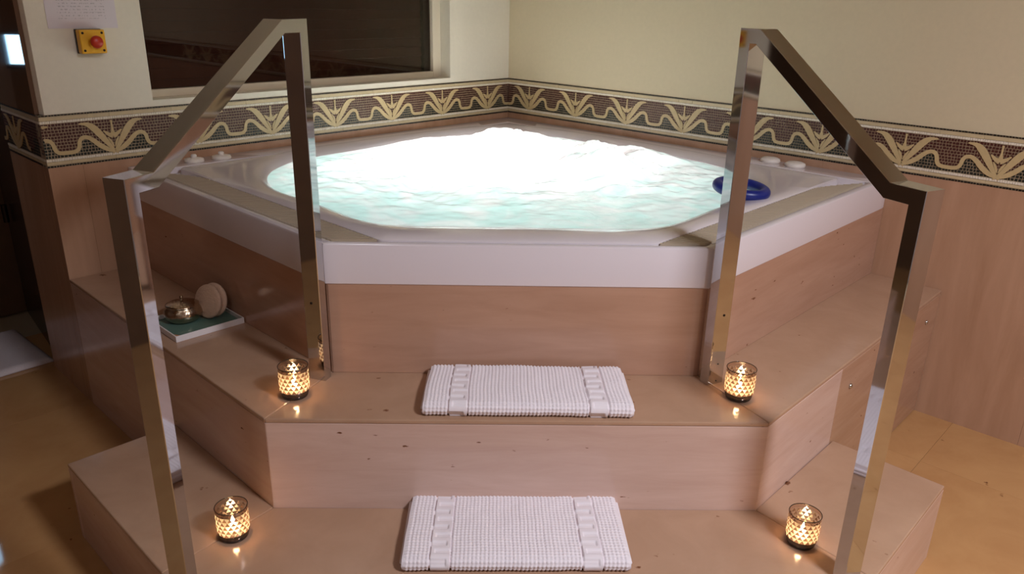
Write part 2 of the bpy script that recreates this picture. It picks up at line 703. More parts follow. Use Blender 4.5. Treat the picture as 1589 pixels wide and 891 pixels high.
def tess_rows(x0, x1, rows, size, gap, colour_fn, y_face, seed):
    """little square stones in rows; returns {colour: (verts, faces)}"""
    rnd = random.Random(seed)
    out = {}
    for (za, zb) in rows:
        x = x0
        ph = rnd.random() * size
        while x < x1:
            wd = size * rnd.uniform(0.8, 1.18)
            xa, xb = x, min(x + wd - gap, x1)
            x += wd
            if xb - xa < 0.002:
                continue
            j = lambda: rnd.uniform(-0.0005, 0.0005)
            key = colour_fn((xa + xb) / 2, (za + zb) / 2)
            if key is None:
                continue
            V, F = out.setdefault(key, ([], []))
            o = len(V)
            yf = y_face + rnd.uniform(-0.0003, 0.0003)
            q = [(xa + j(), za + gap / 2 + j()), (xb + j(), za + gap / 2 + j()), (xb + j(), zb - gap / 2 + j()), (xa + j(), zb - gap / 2 + j())]
            V += [(a, yf, b) for a, b in q] + [(a, y_face + 0.003, b) for a, b in q]
            F += [(o, o + 1, o + 2, o + 3), (o, o + 4, o + 5, o + 1), (o + 1, o + 5, o + 6, o + 2), (o + 2, o + 6, o + 7, o + 3), (o + 3, o + 7, o + 4, o)]
    return out


def frieze(parent, x0, x1, phase0, centres, seed, thick=0.05, rot=None):
    """x0..x1 in wall-local x, stones face -y"""
    fz = obj('mosaic_frieze', *box(x0, x1, 0.0015, thick, HB0, HB1), 'grout', parent)
    if rot is not None:
        fz.location, fz.rotation_euler = rot
    nrow = 11
    rows = [(zz(F0) + FH * k / nrow, zz(F0) + FH * (k + 1) / nrow) for k in range(nrow)]

    def colf(xm, zm):
        ph = (xm - phase0) / PER
        return 'tess_green' if (zm - FZ) / FH < rib_height(ph) else 'tess_red'
    t = tess_rows(x0, x1, rows, 0.0105, 0.0024, colf, 0.0, seed)
    bl = tess_rows(x0, x1, [(zz(0.0), zz(0.042)), (zz(0.965), zz(1.0))], 0.0098, 0.0018, lambda a, b: 'tess_black', 0.0, seed + 1)
    wh = tess_rows(x0, x1, [(zz(0.115), zz(0.168)), (zz(0.835), zz(0.885))], 0.0078, 0.0010, lambda a, b: 'tess_white', -0.0012, seed + 2)
    st = tess_rows(x0, x1, [(zz(0.05), zz(0.11)), (zz(0.89), zz(0.957))], 0.075, 0.0006, lambda a, b: 'tess_stripe', -0.0004, seed + 3)
    for nm, dd in (('dark_tesserae', t), ('black_tesserae', bl), ('white_tesserae', wh), ('marble_stripe', st)):
        for k, (v, f) in dd.items():
            o = obj(nm, v, f, k, fz)
            tag(o, kind='stuff')
    for c in centres:
        for key, (v, f) in MOTIF.items():
            nm = {'leaf_a': 'leaf', 'leaf_b': 'leaf', 'rib_a': 'ribbon', 'rib_b': 'ribbon', 'thin_a': 'thin_leaf', 'thin_b': 'thin_leaf', 'flower': 'flower'}[key]
            if c - 0.5 * PER < x0 - 1e-4 or c + 0.5 * PER > x1 + 1e-4:
                if key.endswith('_a') and c - 0.5 * PER < x0 - 0.06:
                    continue
                if key.endswith('_b') and c + 0.5 * PER > x1 + 0.06:
                    continue
            if key in MOTIF_ME:
                o = obj(nm, None, None, None, fz, me=MOTIF_ME[key])
            else:
                o = obj(nm, v, f, 'tess_cream', fz)
                MOTIF_ME[key] = o.data
            o.location = (c, 0, 0)
    return fz


def clip_half(fz, c, lim):
    """the part of a motif's right half that lies on the wall side of lim"""
    for key, nm in (('rib_b', 'ribbon'), ('leaf_b', 'leaf')):
        v, f = MOTIF[key]
        nseg = len(v) // 4
        keep = [i for i in range(nseg) if min(v[4 * i][0], v[4 * i + 1][0]) + c > lim]
        vv = [v[4 * i + k] for i in keep for k in range(4)]
        ff = []
        for i in range(len(keep) - 1):
            o = 4 * i
            ff += [(o, o + 1, o + 5, o + 4), (o, o + 4, o + 6, o + 2), (o + 1, o + 3, o + 7, o + 5)]
        o = obj(nm, vv, ff, 'tess_cream', fz)
        o.location = (c, 0, 0)


frieze(wr, 0.0, 6.2, PER / 2, [PER * (k + 0.5) for k in range(12)], 11)
clip_half(frieze(wl, EL, 0.0, -PER / 2, [-PER * (k + 0.5) for k in range(7)], 31), -PER * 7.5, EL)
# the frieze turns the outer corner onto the end of the left wall
frieze(wl, 0.0, 0.425, PER / 2 - 0.02, [PER / 2 - 0.02], 51, thick=0.03, rot=((EL, 0.43, 0), (0, 0, -pi / 2)))

# ------------------------------------------------------------------ window in the left wall
wi = empty('window_1', (0, YC, 0), pi / 4)
tag(wi, kind='structure')
GY = 0.092
fw = 0.05
for nm, bx in (('window_frame', box(WO0, WO0 + 0.012, GY - 0.02, GY + 0.03, WZ0, WZ1)),
               ('window_frame', box(WO1 - fw, WO1, GY - 0.02, GY + 0.03, WZ0, WZ1)),
               ('window_frame', box(WO0 + 0.012, WO1 - fw, GY - 0.02, GY + 0.03, WZ0, WZ0 + 0.028)),
               ('window_frame', box(WO0 + 0.012, WO1 - fw, GY - 0.02, GY + 0.03, WZ1 - 0.04, WZ1))):
    bevel(obj(nm, *bx, 'frame_white', wi), 0.003)
obj('pane', *box(WO0 + 0.012, WO1 - fw, GY, GY + 0.006, WZ0 + 0.028, WZ1 - 0.04), 'window_glass', wi)
# wooden blind closed behind the glass
bl = empty('wooden_blind', (0, YC, 0), pi / 4)
tag(bl, 'dark brown wooden slatted blind closed behind the window glass', 'blind')
z = WZ0 + 0.035
me = None
while z < WZ1 - 0.06:
    if me is None:
        v, f = box(WO0 + 0.015, WO1 - fw, -0.003, 0.003, -0.026, 0.026)
        o = obj('slat', v, f, 'blind_wood', bl)
        me = o.data
    else:
        o = obj('slat', None, None, None, bl, me=me)
    o.location = (0, GY + 0.075, z)
    o.rotation_euler = (radians(-14), 0, 0)
    z += 0.043
tag(obj('wall_blind_back', *box(WO0 - 0.05, WO1 + 0.05, 0.2, 0.22, WZ0 - 0.05, WZ1 + 0.05), 'dark_wood', None), kind='structure')
wb = bpy.data.objects['wall_blind_back']
wb.location = (0, YC, 0)
wb.rotation_euler = (0, 0, pi / 4)

# ------------------------------------------------------------------ the dim corner on the far left
def wall_seg(name, a, b, th, z0, z1, mat, parent=None):
    ax, ay = a
    bx_, by_ = b
    dx, dy = bx_ - ax, by_ - ay
    L = math.hypot(dx, dy)
    nx, ny = dy / L * th, -dx / L * th
    return obj(name, *prism([a, b, (bx_ + nx, by_ + ny), (ax + nx, ay + ny)], z0, z1), mat, parent)


dr = wall_seg('door_1', (-1.905, 1.09), (-2.32, 1.60), 0.05, 0.0, 2.3, 'dark_wood')
tag(dr, kind='structure')
wall_seg('door_frame', (-1.86, 1.035), (-1.925, 1.115), 0.05, 0.0, 2.35, 'dark_wood', dr)
hv, hf_ = lathe([(0.012, -0.04), (0.012, 0.04)], 16, True, True)
hg = obj('hinge', hv, hf_, 'screw_dark', dr)
hg.location = (-2.255, 1.49, 0.52)
tag(wall_seg('wall_far', (-2.32, 1.62), (-2.56, 1.36), 0.06, 0, CEIL, 'door_wood'), kind='structure')
tag(wall_seg('wall_over_door', (-1.86, 1.035), (-2.32, 1.60), 0.06, 2.35, CEIL, 'dark_wood'), kind='structure')
wfl = obj('wall_far_left', *box(-2.66, -2.56, -3.6, 1.37, 0, CEIL), 'door_wood')
tag(wfl, kind='structure')
w2 = empty('window_2', (-2.556, 1.27, 1.15))
tag(w2, kind='structure')
obj('pane', *box(0.0, 0.006, -0.12, 0.075, 0.0, 0.125), 'lit_pane', w2)
for q in ((-0.135, 0.09, -0.018, 0.0), (-0.135, 0.09, 0.125, 0.143)):
    obj('window_frame', *box(0.0, 0.012, q[0], q[1], q[2], q[3]), 'black_plastic', w2)
for q in ((-0.135, -0.12), (0.075, 0.09), (-0.02, -0.008)):
    obj('window_frame', *box(0.0, 0.012, q[0], q[1], 0.0, 0.125), 'black_plastic', w2)

# ------------------------------------------------------------------ steps and tub surround
st2 = empty('marble_step')
tag(st2, 'polished beige marble upper step wrapping three sides of the tub', 'step')
mk = lambda poly: [(-x, y) for x, y in poly][::-1]
e = 0.0004
TH = 0.012
tread_f = [(-W2, Y2 - 0.0006), (W2, Y2 - 0.0006), (W0 - 0.012, 0.028), (-W0 + 0.012, 0.028)]
tread_r = [(W2 + e, Y2 - 0.0006), (X3, Y3 - 0.0006), (TX - 0.02, TY + 0.02), (W0 + e - 0.012, 0.028)]
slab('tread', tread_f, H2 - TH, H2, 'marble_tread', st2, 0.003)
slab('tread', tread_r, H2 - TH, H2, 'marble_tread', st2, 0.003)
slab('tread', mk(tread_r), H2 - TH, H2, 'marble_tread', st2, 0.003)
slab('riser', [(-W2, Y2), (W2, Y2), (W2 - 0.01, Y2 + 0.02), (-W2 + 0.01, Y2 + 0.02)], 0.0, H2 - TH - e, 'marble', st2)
PX, PY = 0.945, 0.078
off = 0.014


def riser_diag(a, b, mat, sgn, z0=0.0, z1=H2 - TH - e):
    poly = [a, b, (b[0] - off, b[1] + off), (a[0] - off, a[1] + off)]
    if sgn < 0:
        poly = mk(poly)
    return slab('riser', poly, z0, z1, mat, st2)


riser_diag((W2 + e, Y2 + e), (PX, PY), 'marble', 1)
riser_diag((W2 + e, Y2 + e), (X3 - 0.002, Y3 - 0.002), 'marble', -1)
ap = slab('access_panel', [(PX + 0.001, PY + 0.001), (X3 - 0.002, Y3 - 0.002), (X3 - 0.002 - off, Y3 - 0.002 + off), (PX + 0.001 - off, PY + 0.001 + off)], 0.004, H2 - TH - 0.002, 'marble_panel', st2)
tag(ap, 'darker marble access panel held by two chrome screws')
sv_, sf_ = lathe([(0.0085, 0), (0.0085, 0.003), (0.004, 0.0065), (0.0015, 0.007)], 20, True, True)
for (sx, sy, sz) in ((1.007, 0.1398, 0.401), (1.493, 0.626, 0.406)):
    s_ = obj('screw', sv_, sf_, 'chrome', ap, True)
    s_.location = (sx, sy, sz)
    s_.rotation_euler = (pi / 2, 0, pi / 4)
# solid core keeps light from leaking below the treads
obj('core', *prism([(-W2 + 0.03, Y2 + 0.03), (W2 - 0.03, Y2 + 0.03), (W2 + 0.02, Y2 + 0.08), (X3 - 0.05, Y3), (X3 - 0.05, Y3 + 0.02), (-X3 + 0.05, Y3 + 0.02), (-X3 + 0.05, Y3), (-W2 - 0.02, Y2 + 0.08)], 0.0, 0.2), 'grout', st2)

st1 = empty('marble_step')
tag(st1, 'polished beige marble lower step holding the front towel and two outer candles', 'step')
YF = -0.66
LC, RC = (-1.237, -0.058), (1.179, -0.136)
LI, RI = (-1.023, 0.156), (0.962, 0.093)
LFC, RFC = (-(1.295 + YF), YF), (1.315 + YF, YF)
LJ, RJ = (-0.806, -0.489), (0.815, -0.5)
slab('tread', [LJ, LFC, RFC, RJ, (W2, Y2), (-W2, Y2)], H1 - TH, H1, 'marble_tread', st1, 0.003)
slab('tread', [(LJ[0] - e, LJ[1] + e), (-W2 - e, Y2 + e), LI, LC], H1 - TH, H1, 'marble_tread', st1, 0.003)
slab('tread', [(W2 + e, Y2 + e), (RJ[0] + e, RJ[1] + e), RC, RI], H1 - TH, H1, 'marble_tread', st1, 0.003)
q = 0.0006


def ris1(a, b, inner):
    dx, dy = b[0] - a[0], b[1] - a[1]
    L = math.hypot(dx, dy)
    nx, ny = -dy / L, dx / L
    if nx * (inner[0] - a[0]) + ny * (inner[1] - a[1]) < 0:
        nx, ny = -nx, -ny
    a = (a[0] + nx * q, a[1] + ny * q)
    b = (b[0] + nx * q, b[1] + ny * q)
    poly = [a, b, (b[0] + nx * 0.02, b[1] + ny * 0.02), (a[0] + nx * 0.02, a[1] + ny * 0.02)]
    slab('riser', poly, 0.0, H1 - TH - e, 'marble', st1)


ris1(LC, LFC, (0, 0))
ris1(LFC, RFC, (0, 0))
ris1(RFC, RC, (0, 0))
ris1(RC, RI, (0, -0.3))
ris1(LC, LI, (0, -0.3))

su = empty('tub_surround')
tag(su, 'beige marble panels cladding the sides beneath the white tub', 'cladding')
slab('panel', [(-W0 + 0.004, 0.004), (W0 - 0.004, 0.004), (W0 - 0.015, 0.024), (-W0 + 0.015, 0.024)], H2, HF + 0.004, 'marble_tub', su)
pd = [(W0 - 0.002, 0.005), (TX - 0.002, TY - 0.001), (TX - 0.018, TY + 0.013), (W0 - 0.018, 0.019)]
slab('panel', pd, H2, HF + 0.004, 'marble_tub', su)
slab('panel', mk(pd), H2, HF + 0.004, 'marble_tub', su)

# ------------------------------------------------------------------ the tub
tub = empty('hot_tub', (0, 0.9, H2))
tag(tub, 'white corner hot tub with overflow grates and bubbling lit water', 'hot tub')
TO = (0, -0.9, -H2)     # children are written in room coordinates
CC = (0.0, 1.0)
half = [(0, 0.212), (0.17, 0.212), (0.34, 0.218), (0.45, 0.275), (0.61, 0.45), (0.77, 0.61), (0.872, 0.80), (0.895, 1.0),
        (0.83, 1.20), (0.62, 1.44), (0.37, 1.69), (0.16, 1.86), (0, 1.92)]
ctrl = half + [(-x, y) for x, y in half[-2:0:-1]]
cont = []
nc = len(ctrl)
for i in range(nc):
    p0, p1, p2, p3 = (ctrl[(i + k) % nc] for k in (-1, 0, 1, 2))
    for k in range(16):
        t = k / 16
        cont.append(tuple(0.5 * (2 * p1[q_] + (p2[q_] - p0[q_]) * t + (2 * p0[q_] - 5 * p1[q_] + 4 * p2[q_] - p3[q_]) * t * t
                                 + (-p0[q_] + 3 * p1[q_] - 3 * p2[q_] + p3[q_]) * t ** 3) for q_ in (0, 1)))
pol = sorted((math.atan2(y - CC[1], x - CC[0]), math.hypot(x - CC[0], y - CC[1])) for x, y in cont)


def rc(a):
    a = math.atan2(sin(a), cos(a))
    lo, hi = 0, len(pol)
    while lo < hi:
        m_ = (lo + hi) // 2
        if pol[m_][0] < a:
            lo = m_ + 1
        else:
            hi = m_
    p1 = pol[lo % len(pol)]
    p0 = pol[lo - 1]
    a0, a1 = p0[0], p1[0]
    if lo == 0:
        a0 -= 2 * pi
    if lo == len(pol):
        a1 += 2 * pi
    t = (a - a0) / (a1 - a0)
    return p0[1] + (p1[1] - p0[1]) * t


def half_planes(f_, dg, wl_):
    # front, two diagonals, two walls: (normal, limit)
    return [((0, -1), 0 - f_), ((S2, -S2), W0 * S2 - dg), ((-S2, -S2), W0 * S2 - dg),
            ((S2, S2), YC * S2 - wl_), ((-S2, S2), YC * S2 - wl_)]


def radial(a, planes):
    ux, uy = cos(a), sin(a)
    best = 9
    for (n_, L) in planes:
        k = n_[0] * ux + n_[1] * uy
        if k > 1e-6:
            best = min(best, (L - n_[0] * CC[0] - n_[1] * CC[1]) / k)
    return best


PO = half_planes(0.0, 0.0, 0.0015)
PI_ = half_planes(0.030, 0.123, 0.150)
PD = half_planes(0.022, 0.030, 0.125)
angs = [2 * pi * i / 480 for i in range(480)]
for cx, cy in ((-W0, 0), (W0, 0), (TX, TY), (-TX, TY), (0, YC)):
    a = math.atan2(cy - CC[1], cx - CC[0]) % (2 * pi)
    k = min(range(len(angs)), key=lambda i: abs(angs[i] - a))
    angs[k] = a
V, F = [], []
NR = 0
for a in angs:
    c_, o_, l_, d_ = rc(a), radial(a, PO), radial(a, PI_), radial(a, PD)
    l_ = min(l_, d_ - 0.004)
    m_ = c_ + 0.045
    l_ = max(l_, m_ + 0.03)
    d_ = max(d_, l_ + 0.004)
    ring = [(c_ - 0.20, 0.22), (c_ - 0.10, 0.55), (c_ - 0.035, 0.79), (c_ - 0.012, 0.835), (c_ + 0.006, 0.853), (c_ + 0.022, 0.864), (m_, HR + 0.000),
            ((m_ + l_) / 2, HR + 0.004), (l_ - 0.010, HR + 0.003), (l_ - 0.003, HR - 0.001), (l_, HR - 0.022),
            (d_, HR - 0.022), (d_ + 0.002, HR - 0.002), (min(d_ + 0.006, o_ - 0.010), HR), (o_ - 0.008, HR), (o_ - 0.003, HR - 0.002), (o_, HR - 0.007), (o_, HF + 0.003), (o_ - 0.003, HF), (o_ - 0.02, HF)]
    NR = len(ring)
    for rr, z in ring:
        V.append((CC[0] + rr * cos(a), CC[1] + rr * sin(a), z))
n = len(angs)
for i in range(n):
    j = (i + 1) % n
    for k in range(NR - 1):
        F.append((i * NR + k, j * NR + k, j * NR + k + 1, i * NR + k + 1))
F.append(tuple(i * NR for i in range(n)))
shell = obj('shell', V, F, 'acrylic', tub, True)
shell.location = TO
for p_ in shell.data.polygons:
    if len(p_.vertices) > 4:
        p_.use_smooth = False
es = shell.modifiers.new('split', 'EDGE_SPLIT')
es.split_angle = radians(32)


# overflow grates along the two slanting sides: slats run parallel to the front
for sgn in (-1, 1):
    V, F = [], []
    y = 0.034
    while y < 0.80:
        # strip limits at this y (right-hand side), distance from the slanting edge 0.033..0.119
        xo = y + W0 - 0.034 / S2
        xi = y + W0 - 0.119 / S2
        if y > 0.70:
            k = (y - 0.70) / 0.10
            xi = xi + (xo - xi) * k * k
        xi = max(xi, 0.0)
        if xo - xi > 0.006:
            v, f = box(min(sgn * xi, sgn * xo), max(sgn * xi, sgn * xo), y, y + 0.0056, HR - 0.021, HR + 0.0005)
            o_ = len(V)
            V += v
            F += [tuple(i + o_ for i in q_) for q_ in f]
        y += 0.0112
    g = obj('overflow_grate', V, F, 'grate_plastic', tub)
    g.location = TO
    tag(g, kind='stuff')

# air knobs by the walls
kn = lathe([(0.034, 0.0), (0.036, 0.004), (0.034, 0.012), (0.020, 0.0155), (0.010, 0.016), (0.011, 0.024), (0.008, 0.028), (0.002, 0.029)], 28, True, True)
kf = lathe([(0.036, 0.0), (0.040, 0.006), (0.038, 0.014), (0.028, 0.019), (0.004, 0.021)], 28, True, True)
for (x, y, m_) in ((-1.195, 1.000, kn), (-1.115, 1.065, kn), (1.045, 1.175, kf), (1.115, 1.088, kf)):
    o = obj('air_knob', *m_, 'acrylic_knob', tub, True)
    o.location = (x + TO[0], y + TO[1], HR - 0.002 + TO[2])
# underwater lamp
lv, lf = lathe([(0.09, 0), (0.09, 0.015), (0.06, 0.03), (0.0, 0.034)], 24, True, True)
pl = obj('underwater_lamp', lv, lf, 'pool_lens', tub, True)
pl.location = (-0.12, 1.32 + TO[1], 0.225 + TO[2])
ld = bpy.data.lights.new('tub_light', 'POINT')
ld.energy = TUB_LAMP
ld.color = (1.04, 1.06, 1.02)
ld.shadow_soft_size = 0.10
lo = bpy.data.objects.new('tub_light', ld)
COL.objects.link(lo)
lo.parent = pl
lo.location = (-0.06, 0, 0.32)

# ------------------------------------------------------------------ the water
WZ = 0.846
V, F = [], []
NA, NRr = 420, 120


def fbm(x, y, z, o):
    return noise.fractal((x, y, z), 0.9, 2.1, o)


def water_z(x, y, e_):
    h = 0.0
    k = min(1, max(0, (0.97 - e_) / 0.25))
    far = min(1, max(0, (y - 0.55) / 0.7))
    wx = x + 0.05 * noise.noise((x * 4, y * 4, 3.1))
    wy = y + 0.05 * noise.noise((x * 4, y * 4, 9.1))
    rg = 1 - abs(noise.noise((wx * 5.5, wy * 7, 1.7)))
    h += k * (0.004 + 0.024 * far) * (rg * rg - 0.4)
    h += k * (0.004 + 0.012 * far) * fbm(wx * 11, wy * 13, 4.0, 4)
    h += 0.0022 * fbm(wx * 17, wy * 17, 8.0, 3)
    for (mx_, my_, hh, sx, sy) in ((0.31, 0.98, 0.10, 0.10, 0.10), (0.30, 1.40, 0.03, 0.16, 0.10), (-0.30, 1.50, 0.03, 0.18, 0.12),
                                   (0.0, 1.66, 0.04, 0.16, 0.10), (0.52, 1.25, 0.035, 0.14, 0.12), (-0.12, 1.05, 0.018, 0.2, 0.2)):
        q_ = ((wx - mx_) / sx) ** 2 + ((wy - my_) / sy) ** 2
        if q_ < 9:
            h += hh * math.exp(-q_ * 0.7) * (0.75 + 0.5 * rg)
    return h


V.append((CC[0], CC[1], WZ + water_z(CC[0], CC[1], 0)))
for i in range(NRr):
    t = (i + 1) / NRr
    for j in range(NA):
        a = 2 * pi * j / NA
        rr = (rc(a) - 0.002) * t
        x, y = CC[0] + rr * cos(a), CC[1] + rr * sin(a)
        V.append((x, y, WZ + water_z(x, y, t) * (1 if t < 0.99 else 0.4)))
for j in range(NA):
    F.append((0, 1 + j, 1 + (j + 1) % NA))
for i in range(NRr - 1):
    for j in range(NA):
        j2 = (j + 1) % NA
        F.append((1 + i * NA + j, 1 + (i + 1) * NA + j, 1 + (i + 1) * NA + j2, 1 + i * NA + j2))
wt = obj('water', V, F, 'water', None, True)
tag(wt, 'glowing pale aqua foaming water bubbling inside the tub', 'water', kind='stuff')

# blue ring on the right rim
rg_ = obj('rubber_ring', *torus(0.064, 0.018, 56, 16, 1.22, 0.98), 'blue_rubber', None, True)
rg_.location = (0.752, 0.595, HR + 0.022)
rg_.rotation_euler = (radians(4), radians(6), radians(-32))
tag(rg_, 'dark blue rubber ring lying on the right inner lip of the tub', 'ring')


# ------------------------------------------------------------------ handrails
def handrail(sgn, x0, y0, th, s, T, a, b, zs, L, sv, label, holes):
    ux, uy = sgn * sin(th), -cos(th)
    vx, vy = sgn * cos(th), sin(th)
    root = empty('handrail', (x0, y0, H2))
    tag(root, label, 'handrail', 'pair of handrails')

    def P(uu, v, z):
        return (ux * uu + vx * v, uy * uu + vy * v, z - H2)
    dx, dz = b - a, zs - T
    ll = math.hypot(dx, dz)
    # underside of the slope: shifted s below, along its normal
    nx, nz = dz / ll, -dx / ll      # points down and inwards
    ax, az = a + nx * s, T + nz * s

    def at_z(z):
        t = (z - az) / dz
        return (ax + dx * t, z)
    O = [(0, H2), (0, T), (a, T), (b, zs), (L, zs), (L, H1)]
    I = [(s, H2), (s, T - s), at_z(T - s), at_z(zs - s), (L - s, zs - s), (L - s, H1)]
    names = ['post', 'top_bar', 'sloping_bar', 'lower_bar', 'post']
    c = 0.0013
    for k, nm in enumerate(names):
        V, F = [], []
        for (o_, i_) in ((O[k], I[k]), (O[k + 1], I[k + 1])):
            ln = math.hypot(i_[0] - o_[0], i_[1] - o_[1])
            ca = c / ln
            for (al, v) in ((ca, 0), (1 - ca, 0), (1, c), (1, sv - c), (1 - ca, sv), (ca, sv), (0, sv - c), (0, c)):
                V.append(P(o_[0] + (i_[0] - o_[0]) * al, v, o_[1] + (i_[1] - o_[1]) * al))
        F = [(i, (i + 1) % 8, 8 + (i + 1) % 8, 8 + i) for i in range(8)] + [tuple(range(8)), tuple(range(8, 16))]
        p_ = obj(nm, V, F, 'chrome', root)
        if k == 0:
            for (vv, hz, rr) in holes:
                sv2, sf2 = lathe([(rr, 0), (rr, 0.001), (rr * 0.5, 0.0018)], 14, True, True)
                h = obj('screw', sv2, sf2, 'screw_dark', p_, True)
                h.location = P(s, vv, hz)
                h.rotation_euler = (pi / 2, 0, math.atan2(ux, -uy))
    return root


handrail(-1, -0.5027, -0.020, 0.3422, 0.0303, 1.4173, 0.0988, 0.531, 1.1649, 0.6009, 0.0481,
         'chrome square-tube handrail left of the steps, in front of the window', [(0.026, 0.72, 0.0035)])
handrail(1, 0.5018, -0.0228, 0.4329, 0.0334, 1.4165, 0.0651, 0.4704, 1.1515, 0.5508, 0.0513,
         'chrome square-tube handrail right of the steps, beside the blue ring', [(0.028, 0.70, 0.0035), (0.028, 0.558, 0.002), (0.028, 0.508, 0.002)])


# ------------------------------------------------------------------ towels
KEY = ["11111", "10000", "11111", "00001"]


def towel(name, cx, yb, depth, width, z0, rotz, label, seed):
    root = empty(name, (cx, yb, z0), rotz)
    tag(root, label, 'towel', 'folded white towels on the steps')
    T, rr = 0.036, 0.015
    prof = []
    # back edge up, across the top, down over the front fold (y runs towards the viewer as negative)
    stp = 0.0021
    for k in range(int(0.018 / stp)):
        prof.append((depth, 0.004 + (T - 0.012) * k / (0.018 / stp)))
    m_ = 8
    for k in range(m_):
        a = pi / 2 * k / m_
        prof.append((depth - 0.008 + 0.008 * cos(a), T - 0.008 + 0.008 * sin(a)))
    nn = int((depth - 0.008 - 0.02) / stp)
    for k in range(nn):
        prof.append((depth - 0.008 - (depth - 0.028) * k / nn, T))
    m_ = 26
    for k in range(m_ + 1):
        a = pi * k / m_
        prof.append((0.02 - 0.02 * sin(a), T / 2 + T / 2 * cos(a)))
    ln = [0]
    for (a, b) in zip(prof[:-1], prof[1:]):
        ln.append(ln[-1] + math.hypot(b[0] - a[0], b[1] - a[1]))
    NX = int(width / 0.0021)
    V, F = [], []
    np_ = len(prof)
    cell = 0.0095
    for j in range(np_):
        a = prof[max(0, j - 1)]
        b = prof[min(np_ - 1, j + 1)]
        ty, tz = b[0] - a[0], b[1] - a[1]
        tl = math.hypot(ty, tz) or 1
        ny, nz = tz / tl, -ty / tl
        for i in range(NX + 1):
            x = -width / 2 + width * i / NX
            dl = min(x + width / 2, width / 2 - x)
            s_ = ln[j]
            if 0.060 < dl < 0.112:
                k = (dl - 0.060) / 0.052
                if k < 0.07 or k > 0.93:
                    h = -0.003
                else:
                    cxk = int((k - 0.07) / 0.86 * 5)
                    rk = int((s_ + seed * 0.01) / 0.0145) % 4
                    on = KEY[rk][cxk if x < 0 else 4 - cxk] == '1'
                    h = 0.0030 if on else -0.0006
            elif dl < 0.004:
                h = -0.001
            else:
                gx = abs(sin(pi * x / cell))
                gy = abs(sin(pi * s_ / cell))
                h = 0.0036 * (gx * gy) ** 0.8 - 0.0008
            wob = 0.0025 * noise.noise((x * 9 + seed, s_ * 9, seed)) + 0.0012 * noise.noise((x * 30, s_ * 30, seed + 4))
            if dl < 0.02:
                wob -= 0.10 * (0.02 - dl) ** 1.0 * max(0, nz) * 0.6
            yy, z = prof[j]
            xe = x * (1 - 0.018 * (yy / depth)) + 0.002 * noise.noise((yy * 14, seed, x))
            V.append((xe, yy + ny * (h + wob), max(0.0012, z + nz * (h + wob))))
    for j in range(np_ - 1):
        for i in range(NX):
            o_ = j * (NX + 1) + i
            F.append((o_, o_ + 1, o_ + NX + 2, o_ + NX + 1))
    F.append(tuple(j * (NX + 1) for j in range(np_)))
    F.append(tuple(j * (NX + 1) + NX for j in range(np_)))
    cl = obj('cloth', V, F, 'towel', root, True)
    es_ = cl.modifiers.new('split', 'EDGE_SPLIT')
    es_.split_angle = radians(70)
    # the folded-in layers that show at the sides
    for (za, zb, ex) in ((0.003, 0.011, 0.003), (0.014, 0.021, 0.005)):
        v, f = box(-width / 2 - ex, width / 2 + ex, 0.012, depth - 0.004, za, zb)
        lay = obj('folded_layer', v, f, 'towel', root)
        bevel(lay, 0.003, 2)
    return root


towel('folded_towel', 0.023, -0.236, 0.222, 0.522, H2, radians(-0.6), 'folded white waffle towel with Greek key borders on the upper step', 1.3)
towel('folded_towel', -0.006, -0.486, 0.262, 0.524, H1, radians(0.2), 'folded white waffle towel with Greek key borders on the lower step', 5.1)


# ------------------------------------------------------------------ candles
def holder_meshes():
    prof = [(0.0350, 0.010), (0.0366, 0.018), (0.0378, 0.032), (0.0383, 0.046), (0.0382, 0.060), (0.0376, 0.072), (0.0373, 0.080), (0.0377, 0.086)]
    n = 60
    me = bpy.data.meshes.new('glass')
    V, F, UV = [], [], []
    for k, (rr, z) in enumerate(prof):
        for i in range(n):
            a = 2 * pi * i / n
            V.append((rr * cos(a), rr * sin(a), z))
    for k in range(len(prof) - 1):
        for i in range(n):
            j = (i + 1) % n
            F.append((k * n + i, k * n + j, (k + 1) * n + j, (k + 1) * n + i))
            v0, v1 = prof[k][1] / 0.086, prof[k + 1][1] / 0.086
            UV += [(i / n, v0), ((i + 1) / n, v0), ((i + 1) / n, v1), (i / n, v1)]
    me.from_pydata(V, [], F)
    uvl = me.uv_layers.new(name='UVMap')
    for i, c_ in enumerate(UV):
        uvl.data[i].uv = c_
    for p_ in me.polygons:
        p_.use_smooth = True
    me.materials.append(MAT['mercury_glass'])
    return me


GL = holder_meshes()
base_m = lathe([(0.030, 0.0), (0.0325, 0.002), (0.0342, 0.010), (0.0, 0.0102)], 40, True, True)
rim_m = torus(0.0375, 0.0011, 56, 8)
cup_m = lathe([(0.0185, 0.0), (0.0190, 0.002), (0.0190, 0.014), (0.0182, 0.014), (0.0180, 0.011)], 28, True)
wax_m = lathe([(0.0180, 0.001), (0.0180, 0.0115), (0.010, 0.0110), (0.0, 0.0108)], 28, True, True)
wick_m = lathe([(0.0008, 0.010), (0.0006, 0.018)], 8, True, True)
fl_m = lathe([(0.0008, 0.0), (0.0046, 0.004), (0.0058, 0.010), (0.0044, 0.018), (0.0018, 0.026), (0.0002, 0.032)], 16, True, True)
first = {}


def part(name, m_, mat, parent):
    k = name + mat
    if k in first:
        return obj(name, None, None, None, parent, me=first[k])
    o = obj(name, m_[0], m_[1], mat, parent, True)
    first[k] = o.data
    return o


